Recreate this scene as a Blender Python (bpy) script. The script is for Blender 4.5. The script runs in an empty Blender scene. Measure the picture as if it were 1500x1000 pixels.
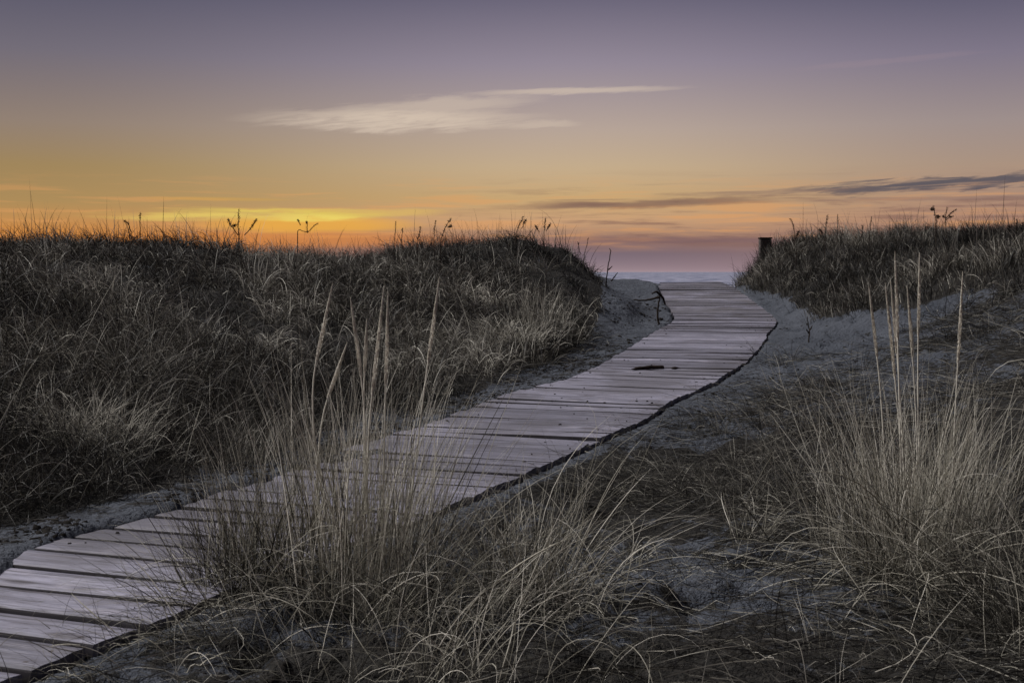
import bpy, math, random
import numpy as np
from mathutils import Vector

sc = bpy.context.scene
col = sc.collection
rng = np.random.default_rng(7)
random.seed(7)
F = 1930.0            # focal length in photo pixels (1500 wide)
HY = 398.0            # horizon row
EYE = 1.2             # eye height above world zero

# ------------------------------------------------------------------ camera
cam = bpy.data.cameras.new("camera")
cam.sensor_width = 36.0
cam.lens = 36.0 * F / 1500.0
cam.shift_y = -(500 - HY) / 1500.0
cam.clip_start = 0.05
cam.clip_end = 30000
cam.dof.use_dof = True
cam.dof.focus_distance = 7.5
cam.dof.aperture_fstop = 14.0
co = bpy.data.objects.new("camera", cam)
co.location = (0, 0, EYE)
co.rotation_euler = (math.radians(90), 0, 0)
col.objects.link(co)
sc.camera = co
sc.view_settings.view_transform = 'Standard'
sc.view_settings.look = 'None'
sc.view_settings.gamma = 1
sc.view_settings.exposure = 0.0

# ------------------------------------------------------------------ node helpers
def lin(c):
    out = []
    for v in c:
        v = v / 255.0
        out.append(v / 12.92 if v <= 0.04045 else ((v + 0.055) / 1.055) ** 2.4)
    return (*out, 1.0)

class NT:
    def __init__(s, tree):
        s.t = tree; s.n = tree.nodes; s.l = tree.links
    def put(s, sock, v):
        if isinstance(v, bpy.types.NodeSocket): s.l.new(v, sock)
        elif v is not None: sock.default_value = v
    def m(s, op, a, b=None, c=None, clamp=False):
        n = s.n.new('ShaderNodeMath'); n.operation = op; n.use_clamp = clamp
        s.put(n.inputs[0], a)
        if b is not None: s.put(n.inputs[1], b)
        if c is not None: s.put(n.inputs[2], c)
        return n.outputs[0]
    def xyz(s, x, y, z):
        n = s.n.new('ShaderNodeCombineXYZ')
        for i, v in enumerate((x, y, z)): s.put(n.inputs[i], v)
        return n.outputs[0]
    def noise(s, vec, scale=1.0, detail=4.0, rough=0.55, dist=0.0):
        n = s.n.new('ShaderNodeTexNoise'); s.put(n.inputs['Vector'], vec)
        n.inputs['Scale'].default_value = scale; n.inputs['Detail'].default_value = detail
        n.inputs['Roughness'].default_value = rough; n.inputs['Distortion'].default_value = dist
        return n.outputs['Fac']
    def ramp(s, fac, stops, interp='LINEAR'):
        n = s.n.new('ShaderNodeValToRGB'); s.put(n.inputs[0], fac)
        r = n.color_ramp; r.interpolation = interp
        while len(r.elements) < len(stops): r.elements.new(0.5)
        for e, (p, c) in zip(r.elements, stops): e.position = p; 
        for e, (p, c) in zip(r.elements, stops): e.color = c
        return n.outputs[0]
    def mix(s, fac, a, b, mode='MIX'):
        n = s.n.new('ShaderNodeMix'); n.data_type = 'RGBA'; n.blend_type = mode
        s.put(n.inputs[0], fac); s.put(n.inputs[6], a); s.put(n.inputs[7], b)
        return n.outputs[2]
    def step(s, v, lo, hi, a=0.0, b=1.0):
        n = s.n.new('ShaderNodeMapRange'); n.interpolation_type = 'SMOOTHSTEP'
        s.put(n.inputs[0], v); n.inputs[1].default_value = lo; n.inputs[2].default_value = hi
        n.inputs[3].default_value = a; n.inputs[4].default_value = b
        return n.outputs[0]

# ------------------------------------------------------------------ sky
w = bpy.data.worlds.new("World"); sc.world = w; w.use_nodes = True
def build_sky():
    T = NT(w.node_tree); T.n.clear()
    out = T.n.new('ShaderNodeOutputWorld'); bg = T.n.new('ShaderNodeBackground')
    T.l.new(bg.outputs[0], out.inputs[0])
    tc = T.n.new('ShaderNodeTexCoord')
    sep = T.n.new('ShaderNodeSeparateXYZ'); T.l.new(tc.outputs['Generated'], sep.inputs[0])
    x, y, z = sep.outputs
    R2D = 180 / math.pi
    az = T.m('MULTIPLY', T.m('ARCTAN2', x, y), R2D)
    el = T.m('MULTIPLY', T.m('ARCSINE', z), R2D)
    def px(P): return math.degrees(math.atan((P - 750) / F))
    def py(P): return math.degrees(math.atan((HY - P) / F))
    # ramp parameter: finer close to the horizon
    t = T.m('POWER', T.m('DIVIDE', T.m('MAXIMUM', el, 0.0), 90.0), 0.5)
    def pos(P): return math.sqrt(max(py(P), 0) / 90.0)
    def posd(d): return math.sqrt(d / 90.0)
    up = [(posd(20), lin((80, 79, 98))), (posd(36), lin((58, 57, 74))), (1.0, lin((48, 49, 66)))]
    L = T.ramp(t, [(0, lin((160, 88, 48))), (pos(345), lin((208, 136, 66))), (pos(325), lin((194, 142, 84))), (pos(300), lin((173, 140, 90))),
                   (pos(250), lin((160, 134, 92))), (pos(190), lin((146, 129, 116))), (pos(90), lin((115, 109, 120))),
                   (pos(0), lin((91, 89, 107)))] + up)
    Cc = T.ramp(t, [(0, lin((166, 144, 150))), (pos(372), lin((122, 106, 116))), (pos(352), lin((146, 112, 102))), (pos(325), lin((200, 158, 120))),
                    (pos(290), lin((200, 166, 118))), (pos(245), lin((196, 172, 140))), (pos(190), lin((182, 164, 152))),
                    (pos(95), lin((147, 137, 151))), (pos(0), lin((108, 103, 122)))] + up)
    Rr = T.ramp(t, [(0, lin((146, 122, 134))), (pos(360), lin((152, 118, 110))), (pos(325), lin((172, 132, 110))),
                    (pos(250), lin((170, 146, 128))), (pos(190), lin((158, 143, 140))), (pos(95), lin((127, 119, 136))),
                    (pos(0), lin((91, 89, 110)))] + up)
    fL = T.step(az, px(0), px(850)); fR = T.step(az, px(850), px(1500))
    c = T.mix(fR, T.mix(fL, L, Cc), Rr)
    # stretched coordinates for streaky cloud
    st = T.xyz(T.m('MULTIPLY', az, 0.10), T.m('MULTIPLY', el, 1.7), 0.0)
    n1 = T.noise(st, 1.6, 5, 0.6, 0.3)
    n2 = T.noise(T.xyz(T.m('MULTIPLY', az, 0.28), T.m('MULTIPLY', T.m('SUBTRACT', el, T.m('MULTIPLY', az, 0.03)), 2.4), 3.0), 1.0, 5, 0.6)
    # orange / mauve streak bands low over the horizon
    low = T.m('MULTIPLY', T.step(el, 0.6, 1.6), T.step(el, 2.6, 4.6, 1.0, 0.0))
    c = T.mix(T.m('MULTIPLY', T.m('MULTIPLY', T.step(n1, 0.50, 0.64), T.m('MULTIPLY', low, T.step(az, px(560), px(900)))), 0.55), c, lin((118, 88, 84)))
    c = T.mix(T.m('MULTIPLY', T.m('MULTIPLY', T.step(n1, 0.50, 0.36), low), 0.45), c, lin((226, 160, 98)))
    def blob(cx, cy, rx, ry, tilt=0.0, wob=0.25, soft=0.55, edge=0.0, nz=None, seed=0.0, pw=2.0):
        """soft spindle mask: centre and radii in photo pixels turned to degrees"""
        s = 180 / math.pi / F
        u = T.m('DIVIDE', T.m('SUBTRACT', az, px(cx)), rx * s)
        v0 = T.m('SUBTRACT', T.m('SUBTRACT', el, py(cy)), T.m('MULTIPLY', T.m('SUBTRACT', az, px(cx)), tilt))
        nn = nz if nz is not None else n2
        v = T.m('ADD', T.m('DIVIDE', v0, ry * s), T.m('MULTIPLY', T.m('SUBTRACT', nn, 0.5), wob * 8))
        d = T.m('ADD', T.m('POWER', T.m('ABSOLUTE', u), pw), T.m('MULTIPLY', v, v))
        return T.step(d, soft * 0.2, 1.0, 1.0, 0.0)
    nf = T.noise(T.xyz(T.m('MULTIPLY', az, 0.35), T.m('MULTIPLY', T.m('SUBTRACT', el, T.m('MULTIPLY', az, 0.10)), 3.2), 9.0), 1.3, 6, 0.62, 0.4)
    # sunset glow behind the left dune
    g = blob(410, 315, 215, 12, 0.0, 0.22, 0.3)
    g = T.m('MULTIPLY', g, T.m('MULTIPLY', T.step(n1, 0.62, 0.42, 0.35, 1.0), T.step(n2, 0.32, 0.56, 0.35, 1.0)))
    c = T.mix(T.m('MULTIPLY', g, 0.95), c, lin((222, 198, 96)))
    g2 = blob(455, 330, 190, 16, 0.0, 0.10, 0.2)
    c = T.mix(T.m('MULTIPLY', g2, 0.75), c, lin((238, 174, 66)))
    g4 = blob(460, 320, 95, 7, 0.0, 0.14, 0.2)
    c = T.mix(T.m('MULTIPLY', T.m('MULTIPLY', g4, T.step(n2, 0.38, 0.58, 0.2, 1.0)), 0.8), c, lin((236, 214, 108)))
    g5 = T.m('MULTIPLY', blob(300, 319, 190, 9, 0.0, 0.30, 0.1, nz=n1), T.step(n2, 0.35, 0.6, 0.3, 1.0))
    c = T.mix(T.m('MULTIPLY', g5, 0.8), c, lin((226, 196, 104)))
    g6 = T.m('MULTIPLY', blob(560, 312, 110, 8, 0.0, 0.30, 0.1, nz=n2), T.step(n1, 0.35, 0.6, 0.3, 1.0))
    c = T.mix(T.m('MULTIPLY', g6, 0.6), c, lin((222, 184, 98)))
    g3 = blob(320, 294, 120, 3.5, 0.0, 0.15, 0.2)
    c = T.mix(T.m('MULTIPLY', g3, 0.45), c, lin((205, 160, 82)))
    gr = blob(430, 352, 330, 14, 0.0, 0.1, 0.2)
    c = T.mix(T.m('MULTIPLY', gr, 0.45), c, lin((228, 140, 58)))
    # pale lens cloud
    pale = lin((212, 194, 176))
    body = T.m('MULTIPLY', blob(580, 175, 262, 24, 0.012, 0.17, 0.25, nz=nf, pw=1.3), T.step(nf, 0.30, 0.62, 0.42, 1.0))
    body2 = blob(640, 156, 190, 17, 0.075, 0.2, 0.2, nz=nf, pw=1.5)
    tail = blob(840, 134, 200, 6.5, 0.022, 0.22, 0.2, nz=nf, pw=1.5)
    tail2 = blob(790, 183, 70, 7, 0.03, 0.3, 0.2, nz=nf)
    cl = T.m('MAXIMUM', T.m('MAXIMUM', T.m('MULTIPLY', body, 0.9), T.m('MULTIPLY', body2, 0.5)), T.m('MAXIMUM', T.m('MULTIPLY', tail, 0.6), T.m('MULTIPLY', tail2, 0.4)))
    c = T.mix(T.m('MULTIPLY', cl, 1.0), c, pale)
    faint = blob(1300, 102, 160, 6, 0.05, 0.25, 0.2, nz=nf)
    c = T.mix(T.m('MULTIPLY', faint, 0.15), c, lin((170, 145, 150)))
    # slate cloud bars right of the gap
    dk = lin((84, 82, 92))
    d1 = blob(1410, 275, 280, 11, 0.035, 0.42, 0.2, nz=nf, pw=2.5)
    d2 = blob(955, 299, 220, 8, 0.03, 0.26, 0.2, nz=n2)
    d3 = blob(1130, 284, 200, 5, 0.02, 0.3, 0.2, nz=nf)
    d4 = blob(1380, 296, 260, 4, 0.0, 0.3, 0.2, nz=n2)
    c = T.mix(T.m('MULTIPLY', d3, 0.35), c, lin((128, 102, 98)))
    c = T.mix(T.m('MULTIPLY', d4, 0.4), c, lin((128, 102, 98)))
    c = T.mix(T.m('MULTIPLY', d2, 0.7), c, lin((116, 88, 84)))
    nl = T.noise(T.xyz(T.m('MULTIPLY', az, 0.22), T.m('MULTIPLY', T.m('SUBTRACT', el, T.m('MULTIPLY', az, 0.035)), 7.0), 4.0), 1.0, 5, 0.6, 0.2)
    d1 = T.m('MULTIPLY', d1, T.step(nl, 0.34, 0.54, 0.35, 1.0))
    c = T.mix(T.m('MULTIPLY', d1, 0.9), c, dk)
    b = blob(1060, 352, 260, 6, -0.01, 0.3, 0.2, nz=n2)
    c = T.mix(T.m('MULTIPLY', b, 0.6), c, lin((120, 94, 98)))
    # added fill: sky overhead, out of view, brightened on the left half
    back = T.m('MULTIPLY', T.step(x, 0.4, -0.6), T.m('MULTIPLY', T.step(el, 14, 50), T.step(el, 90, 75, 0.55, 1.0)))
    gain = T.m('ADD', 1.0, T.m('MULTIPLY', back, 0.3))
    c = T.mix(1.0, c, T.xyz(gain, gain, gain), 'MULTIPLY')
    T.l.new(c, bg.inputs[0]); bg.inputs[1].default_value = 1.0
build_sky()

# added soft key lamp for ground contrast, high left, apart from the sunset
sl = bpy.data.lights.new("key_lamp", 'SUN'); sl.energy = 4.5; sl.angle = math.radians(14); sl.color = (1.0, 0.96, 0.93)
so = bpy.data.objects.new("key_lamp", sl); col.objects.link(so)
KAZ, KEL = math.radians(-82), math.radians(50)
dvec = Vector((math.sin(KAZ) * math.cos(KEL), math.cos(KAZ) * math.cos(KEL), math.sin(KEL)))
so.rotation_euler = dvec.to_track_quat('Z', 'Y').to_euler()

# ------------------------------------------------------------------ materials
def principled(name):
    m = bpy.data.materials.new(name); m.use_nodes = True
    T = NT(m.node_tree); b = T.n['Principled BSDF']
    return m, T, b
def attr(T, name):
    n = T.n.new('ShaderNodeAttribute'); n.attribute_name = name; return n
def bump(T, b, h, strength, dist):
    n = T.n.new('ShaderNodeBump'); n.inputs['Strength'].default_value = strength; n.inputs['Distance'].default_value = dist
    T.l.new(h, n.inputs['Height']); T.l.new(n.outputs[0], b.inputs['Normal'])

def mat_sand():
    m, T, b = principled("sand")
    g = T.n.new('ShaderNodeNewGeometry').outputs['Position']
    lit = attr(T, "litter").outputs['Fac']
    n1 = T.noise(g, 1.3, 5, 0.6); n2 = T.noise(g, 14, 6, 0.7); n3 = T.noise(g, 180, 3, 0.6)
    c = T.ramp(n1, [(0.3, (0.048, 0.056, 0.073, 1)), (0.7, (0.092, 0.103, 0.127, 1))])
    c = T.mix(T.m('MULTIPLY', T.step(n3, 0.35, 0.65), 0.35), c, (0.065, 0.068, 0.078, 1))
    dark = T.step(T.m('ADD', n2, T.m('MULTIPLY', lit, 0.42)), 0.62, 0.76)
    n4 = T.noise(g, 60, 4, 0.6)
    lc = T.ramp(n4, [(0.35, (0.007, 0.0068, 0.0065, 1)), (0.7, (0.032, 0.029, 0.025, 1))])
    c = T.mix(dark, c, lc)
    T.put(b.inputs['Base Color'], c); b.inputs['Roughness'].default_value = 0.9
    b.inputs['Specular IOR Level'].default_value = 0.25
    h = T.m('ADD', T.m('MULTIPLY', T.noise(g, 7, 5, 0.65), 1.0), T.m('ADD', T.m('MULTIPLY', n2, 0.5), T.m('MULTIPLY', n3, 0.08)))
    bump(T, b, h, 1.0, 0.09)
    return m

W_ = 1.22
def mat_wood(name, dusty=0.0):
    m, T, b = principled(name)
    uvn = T.n.new('ShaderNodeUVMap'); uvn.uv_map = "UVMap"
    sep = T.n.new('ShaderNodeSeparateXYZ'); T.l.new(uvn.outputs[0], sep.inputs[0])
    u, v = sep.outputs[0], sep.outputs[1]
    rnd = attr(T, "rand").outputs['Fac']
    off = T.m('MULTIPLY', rnd, 37.0)
    gr = T.noise(T.xyz(T.m('ADD', T.m('MULTIPLY', u, 1.7), off), T.m('MULTIPLY', v, 42), off), 1.0, 6, 0.72, 0.5)
    fine = T.noise(T.xyz(T.m('ADD', T.m('MULTIPLY', u, 9), off), T.m('MULTIPLY', v, 320), off), 1.0, 4, 0.6)
    blot = T.noise(T.xyz(T.m('ADD', T.m('MULTIPLY', u, 3.2), off), T.m('MULTIPLY', v, 9), off), 1.0, 4, 0.6)
    geo = T.n.new('ShaderNodeNewGeometry').outputs['Position']
    c = T.ramp(gr, [(0.34, (0.070, 0.064, 0.080, 1)), (0.46, (0.215, 0.212, 0.272, 1)), (0.66, (0.40, 0.392, 0.495, 1))])
    c = T.mix(T.m('MULTIPLY', T.step(fine, 0.50, 0.36), 0.75), c, (0.12, 0.105, 0.125, 1))
    c = T.mix(T.m('MULTIPLY', T.step(blot, 0.50, 0.30), 0.55), c, (0.17, 0.155, 0.18, 1))
    c = T.mix(T.m('MULTIPLY', T.step(blot, 0.56, 0.72), 0.35), c, (0.58, 0.54, 0.62, 1))
    big = T.noise(geo, 0.9, 5, 0.6)
    c = T.mix(T.m('MULTIPLY', T.step(big, 0.52, 0.40), 0.65), c, (0.115, 0.108, 0.125, 1))
    # per plank value
    br = T.m('ADD', T.m('MULTIPLY', rnd, 0.50), 0.44)
    c = T.mix(1.0, c, T.xyz(br, br, br), 'MULTIPLY')
    # knots
    vo = T.n.new('ShaderNodeTexVoronoi'); T.put(vo.inputs['Vector'], T.xyz(T.m('ADD', T.m('MULTIPLY', u, 2.2), off), T.m('MULTIPLY', v, 6.5), off))
    vo.inputs['Scale'].default_value = 1.0
    kn = T.step(vo.outputs['Distance'], 0.22, 0.10)
    c = T.mix(T.m('MULTIPLY', kn, 0.7), c, (0.04, 0.032, 0.034, 1))
    sn = T.noise(geo, 3.0, 6, 0.7)
    sandc = (0.20, 0.20, 0.215, 1)
    if dusty:
        c = T.mix(T.m('MULTIPLY', T.step(T.noise(geo, 2.2, 6, 0.7), 0.54 - dusty, 0.80 - dusty), 0.85), c, (0.105, 0.098, 0.108, 1))
    c = T.mix(T.m('MULTIPLY', T.step(sn, 0.60, 0.72), 0.5), c, sandc)
    # dark checks running with the grain, nail heads near both ends
    ck = T.noise(T.xyz(T.m('ADD', T.m('MULTIPLY', u, 0.9), off), T.m('MULTIPLY', v, 30), T.m('ADD', off, 5.0)), 1.0, 3, 0.5, 0.2)
    c = T.mix(T.m('MULTIPLY', T.step(T.m('ABSOLUTE', T.m('SUBTRACT', ck, 0.5)), 0.012, 0.002), 0.75), c, (0.03, 0.026, 0.028, 1))
    for (u0, v0) in ((0.07, 0.05), (0.07, 0.14), (W_ - 0.07, 0.05), (W_ - 0.07, 0.14)):
        uu_ = T.m('ADD', u, T.m('MULTIPLY', T.m('SUBTRACT', rnd, 0.5), 0.03)); du = T.m('SUBTRACT', uu_, u0); dv = T.m('SUBTRACT', v, v0)
        dd_ = T.m('ADD', T.m('MULTIPLY', du, du), T.m('MULTIPLY', dv, dv))
        c = T.mix(T.m('MULTIPLY', T.step(dd_, 0.00009, 0.00002), 0.85), c, (0.035, 0.022, 0.017, 1))
    side = attr(T, 'gap_shade').outputs['Fac']  # painted shade: plank sides and edges darkened so the gaps read dark
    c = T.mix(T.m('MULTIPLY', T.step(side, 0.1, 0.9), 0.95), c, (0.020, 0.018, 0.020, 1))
    T.put(b.inputs['Base Color'], c)
    T.put(b.inputs['Roughness'], T.step(gr, 0.3, 0.7, 0.62, 0.46) if not dusty else 0.8)
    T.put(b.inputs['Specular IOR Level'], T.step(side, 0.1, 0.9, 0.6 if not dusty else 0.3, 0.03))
    bump(T, b, T.m('ADD', T.m('MULTIPLY', gr, 1.0), T.m('MULTIPLY', fine, 0.6)), 0.7, 0.006)
    return m

def mat_grass(name, stops, rough=0.55):
    m, T, b = principled(name)
    t = attr(T, "tint").outputs['Fac']
    c = T.ramp(t, stops)
    T.put(b.inputs['Base Color'], c); b.inputs['Roughness'].default_value = rough
    b.inputs['Specular IOR Level'].default_value = 0.35
    tr = T.n.new('ShaderNodeBsdfTranslucent'); T.put(tr.inputs[0], c)
    mx = T.n.new('ShaderNodeMixShader'); mx.inputs[0].default_value = 0.2
    T.l.new(b.outputs[0], mx.inputs[1]); T.l.new(tr.outputs[0], mx.inputs[2])
    T.l.new(mx.outputs[0], T.n['Material Output'].inputs[0])
    return m

def mat_dark(name, a, bb, scale=40):
    m, T, b = principled(name)
    g = T.n.new('ShaderNodeNewGeometry').outputs['Position']
    n = T.noise(g, scale, 5, 0.65)
    T.put(b.inputs['Base Color'], T.ramp(n, [(0.3, a), (0.7, bb)])); b.inputs['Roughness'].default_value = 0.9
    b.inputs['Specular IOR Level'].default_value = 0.08
    bump(T, b, n, 0.6, 0.004)
    return m

def mat_sea():
    m, T, b = principled("sea_water")
    g = T.n.new('ShaderNodeNewGeometry').outputs['Position']
    sep = T.n.new('ShaderNodeSeparateXYZ'); T.l.new(g, sep.inputs[0])
    v = T.xyz(T.m('MULTIPLY', sep.outputs[0], 0.25), T.m('MULTIPLY', sep.outputs[1], 0.10), 0.0)
    n = T.noise(v, 1.0, 6, 0.65)
    v2 = T.xyz(T.m('MULTIPLY', sep.outputs[0], 0.10), T.m('MULTIPLY', sep.outputs[1], 0.02), 0.0)
    n2 = T.noise(v2, 1.0, 4, 0.6)
    c = T.ramp(n2, [(0.42, (0.10, 0.115, 0.175, 1)), (0.58, (0.30, 0.305, 0.39, 1))])
    T.put(b.inputs['Base Color'], c)
    b.inputs['Roughness'].default_value = 0.5; b.inputs['IOR'].default_value = 1.33
    bump(T, b, n, 0.55, 1.5)
    return m

M = dict(sand=mat_sand(), wood=mat_wood("weathered_wood"), wood2=mat_wood("sanded_wood", 0.14), sea=mat_sea(),
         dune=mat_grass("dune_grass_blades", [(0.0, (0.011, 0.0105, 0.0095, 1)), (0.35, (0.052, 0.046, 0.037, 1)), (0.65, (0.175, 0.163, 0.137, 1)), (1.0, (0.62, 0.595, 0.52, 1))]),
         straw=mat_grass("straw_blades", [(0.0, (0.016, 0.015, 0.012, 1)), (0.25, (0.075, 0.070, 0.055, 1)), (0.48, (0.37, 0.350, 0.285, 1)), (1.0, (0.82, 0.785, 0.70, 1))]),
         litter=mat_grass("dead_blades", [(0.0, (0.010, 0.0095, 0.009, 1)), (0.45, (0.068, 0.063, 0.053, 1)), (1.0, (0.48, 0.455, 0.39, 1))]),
         head=mat_grass("seed_spike", [(0.0, (0.24, 0.215, 0.18, 1)), (0.5, (0.62, 0.58, 0.50, 1)), (1.0, (0.88, 0.85, 0.77, 1))]),
         twig=mat_dark("dark_twig", (0.010, 0.008, 0.007, 1), (0.045, 0.035, 0.028, 1)),
         post=mat_dark("post_wood", (0.030, 0.026, 0.025, 1), (0.12, 0.105, 0.10, 1), 9),
         stringer=mat_dark("stringer_wood", (0.03, 0.028, 0.03, 1), (0.10, 0.092, 0.10, 1), 12),
         wrack=mat_dark("wrack_chips", (0.004, 0.004, 0.004, 1), (0.022, 0.019, 0.017, 1), 70))

# ------------------------------------------------------------------ mesh helper
def link(name, me, mat, parent=None):
    o = bpy.data.objects.new(name, me); col.objects.link(o)
    if mat: me.materials.append(mat)
    if parent: o.parent = parent
    return o
def tag(o, label=None, cat=None, group=None, kind=None):
    if label: o['label'] = label
    if cat: o['category'] = cat
    if group: o['group'] = group
    if kind: o['kind'] = kind
    return o
def empty(name, loc):
    o = bpy.data.objects.new(name, None); o.empty_display_size = 0.1; o.location = loc; col.objects.link(o); return o
def quads_mesh(name, V, Q, attrs=None, smooth=True):
    """V (n,3), Q (m,4) numpy arrays; attrs: name -> per-vertex floats"""
    me = bpy.data.meshes.new(name)
    me.vertices.add(len(V)); me.vertices.foreach_set("co", np.ascontiguousarray(V, dtype=np.float32).ravel())
    me.loops.add(Q.size); me.loops.foreach_set("vertex_index", np.ascontiguousarray(Q, dtype=np.int32).ravel())
    me.polygons.add(len(Q)); me.polygons.foreach_set("loop_start", np.arange(0, Q.size, 4, dtype=np.int32))
    me.polygons.foreach_set("loop_total", np.full(len(Q), 4, dtype=np.int32))
    if smooth: me.polygons.foreach_set("use_smooth", np.ones(len(Q), dtype=bool))
    me.update(calc_edges=True)
    for k, a in (attrs or {}).items():
        at = me.attributes.new(k, 'FLOAT', 'POINT'); at.data.foreach_set("value", np.ascontiguousarray(a, dtype=np.float32))
    return me

def at(px, py, Y):
    """photo ray at distance Y -> world point"""
    return np.array([(px - 750) / F * Y, Y, EYE + (HY - py) / F * Y])

# ------------------------------------------------------------------ value noise on the ground plane
def vnoise(x, y, scale, seed):
    r = np.random.default_rng(seed); G = r.random((256, 256))
    X = x * scale + 1000.3; Y = y * scale + 1000.7
    xi = np.floor(X).astype(int); yi = np.floor(Y).astype(int); fx = X - xi; fy = Y - yi
    fx = fx * fx * (3 - 2 * fx); fy = fy * fy * (3 - 2 * fy)
    a = G[xi % 256, yi % 256]; b_ = G[(xi + 1) % 256, yi % 256]; c = G[xi % 256, (yi + 1) % 256]; d = G[(xi + 1) % 256, (yi + 1) % 256]
    return (a * (1 - fx) + b_ * fx) * (1 - fy) + (c * (1 - fx) + d * fx) * fy - 0.5
def fbm(x, y, scale, seed, octs=4):
    s = 0; a = 1.0
    for k in range(octs):
        s = s + a * vnoise(x, y, scale * 2 ** k, seed + k); a *= 0.5
    return s

# ------------------------------------------------------------------ boardwalk line
W = 1.22
def atH(px, py, H):
    Y = F * H / (py - HY); return np.array([(px - 750) / F * Y, Y, EYE - H])
st = []
R3 = atH(700, 723, .96)
dirn = np.array([math.sin(math.radians(21.9)), math.cos(math.radians(21.9)), 0])
perp = np.array([-math.cos(math.radians(22.0)), math.sin(math.radians(22.0)), 0])
for back in (5.6, 4.6, 3.6, 2.6, 1.6, 0.8, 0.0):
    Rp = R3 - dirn * back; st.append((Rp + perp * W, Rp))
for (lx, ly, rx, ry, H) in [(600, 629, 883, 641, .953), (680, 600, 947, 612, .925), (739, 578, 981, 588, .893), (832, 554, 1040, 562, .855),
                            (904, 519, 1100, 522, .765), (960, 485, 1126, 487, .65), (986, 469.5, 1137, 471, .587)]:
    st.append((atH(lx, ly, H), atH(rx, ry, H)))
n_deck = len(st)
for (lx, ly, rx, ry, H) in [(974, 441, 1103, 441, .406), (967, 425, 1081, 425, .29), (966, 415, 1058, 414, .2145)]:
    st.append((atH(lx, ly, H), atH(rx, ry, H)))
l, r_ = st[-1]
st.append((l + np.array([.35, 2.6, -.03]), r_ + np.array([.35, 2.6, -.03])))
st.append((l + np.array([.7, 5.2, -.30]), r_ + np.array([.7, 5.2, -.30])))
SL = np.array([a for a, b in st]); SR = np.array([b for a, b in st]); SC = (SL + SR) / 2
arc = np.concatenate([[0], np.cumsum(np.linalg.norm(np.diff(SC, axis=0), axis=1))])
def cr(P, s):
    """smooth (monotone-ish) cubic through stations"""
    s = np.atleast_1d(s); i = np.clip(np.searchsorted(arc, s) - 1, 0, len(arc) - 2)
    m = np.gradient(P, arc, axis=0)
    h = (arc[i + 1] - arc[i])[:, None]; t = ((s - arc[i])[:, None]) / h
    return ((2 * t**3 - 3 * t**2 + 1) * P[i] + (t**3 - 2 * t**2 + t) * h * m[i] + (-2 * t**3 + 3 * t**2) * P[i + 1] + (t**3 - t**2) * h * m[i + 1])
s_joint = arc[n_deck - 1]
cs = np.linspace(0, arc[-1], 700); CL = cr(SL, cs); CR_ = cr(SR, cs)

def planks(name, s0, s1, pitch, gap, thick, mat, parent, seed, jag=0.018):
    r = np.random.default_rng(seed); n = int(round((s1 - s0) / pitch)); V = []; Q = []; UV = []; RD = []; SHADE = []
    ss = np.linspace(s0, s1, n + 1); NS = 9
    for k in range(n):
        g = gap * r.uniform(0.8, 1.3); a, b_ = ss[k] + g / 2, ss[k + 1] - g / 2
        La, Lb, Ra, Rb = cr(SL, a)[0], cr(SL, b_)[0], cr(SR, a)[0], cr(SR, b_)[0]
        ax = (Ra - La); ax /= np.linalg.norm(ax)
        jl, jr = r.normal(0, jag), r.normal(0, jag); rot = r.normal(0, .004); La = La + ax * jl + np.array([0, rot, 0]); Lb = Lb + ax * jl + np.array([0, rot, 0]); Ra = Ra + ax * jr; Rb = Rb + ax * jr
        zo = r.normal(0, 0.0018); tilt = r.normal(0, 0.003); roll = r.normal(0, 0.003)
        rd = r.random(); base = len(V); wd = np.linalg.norm(Lb - La); ch = 0.005
        wav = r.random(2) * 6; cup = r.uniform(0, .003) * thick / .036
        prof = [(0, -thick), (0, -ch * 1.2), (ch, -.0018), (ch * 1.35, -.001), (0.22 * wd, 0.001), (0.5 * wd, -cup), (0.78 * wd, 0.001), (wd - ch, -.0018), (wd, -ch * 1.2), (wd, -thick)]
        for j in range(NS):
            t = j / (NS - 1); A = La + (Ra - La) * t; B = Lb + (Rb - Lb) * t; e = (B - A) / np.linalg.norm(B - A)
            ew = 0.0016 * math.sin(t * 7 + wav[0]); 
            for (d, z) in prof:
                p = A + e * (d + (ew if d > wd * .6 else -ew * .5)); p = p + np.array([0, 0, z + zo + tilt * (t - .5) * 2 + roll * (d / wd - .5) * 2 + 0.002 * math.sin(t * 5 + wav[1])])
                V.append(p); UV.append((t * W, d)); RD.append(rd); SHADE.append(1.0 if (z < -.004 or (d < ch * 1.1)) else 0.0)
        npf = len(prof)
        for j in range(NS - 1):
            for q in range(npf - 1):
                i0 = base + j * npf + q; Q.append((i0, i0 + npf, i0 + npf + 1, i0 + 1))
        for e0, flip in ((base, 0), (base + (NS - 1) * npf, 1)):
            c0 = len(V)                       # sawn ends get their own vertices, with part of the painted shade
            for q in range(npf): V.append(V[e0 + q]); UV.append(UV[e0 + q]); RD.append(rd); SHADE.append(0.42)
            for (aa, bb, cc, dd) in ((0, 1, 2, 3), (0, 3, 4, 5), (0, 5, 6, 9), (6, 7, 8, 9)):
                q = (c0 + aa, c0 + bb, c0 + cc, c0 + dd); Q.append(q if not flip else q[::-1])
    V = np.array(V); Q = np.array(Q)
    me = quads_mesh(name, V, Q, {"rand": RD, "gap_shade": SHADE}, smooth=False)
    uv = me.uv_layers.new(name="UVMap"); UV = np.array(UV, dtype=np.float32)
    uv.data.foreach_set("uv", UV[Q.ravel()].ravel())
    return link(name, me, mat, parent)

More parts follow.
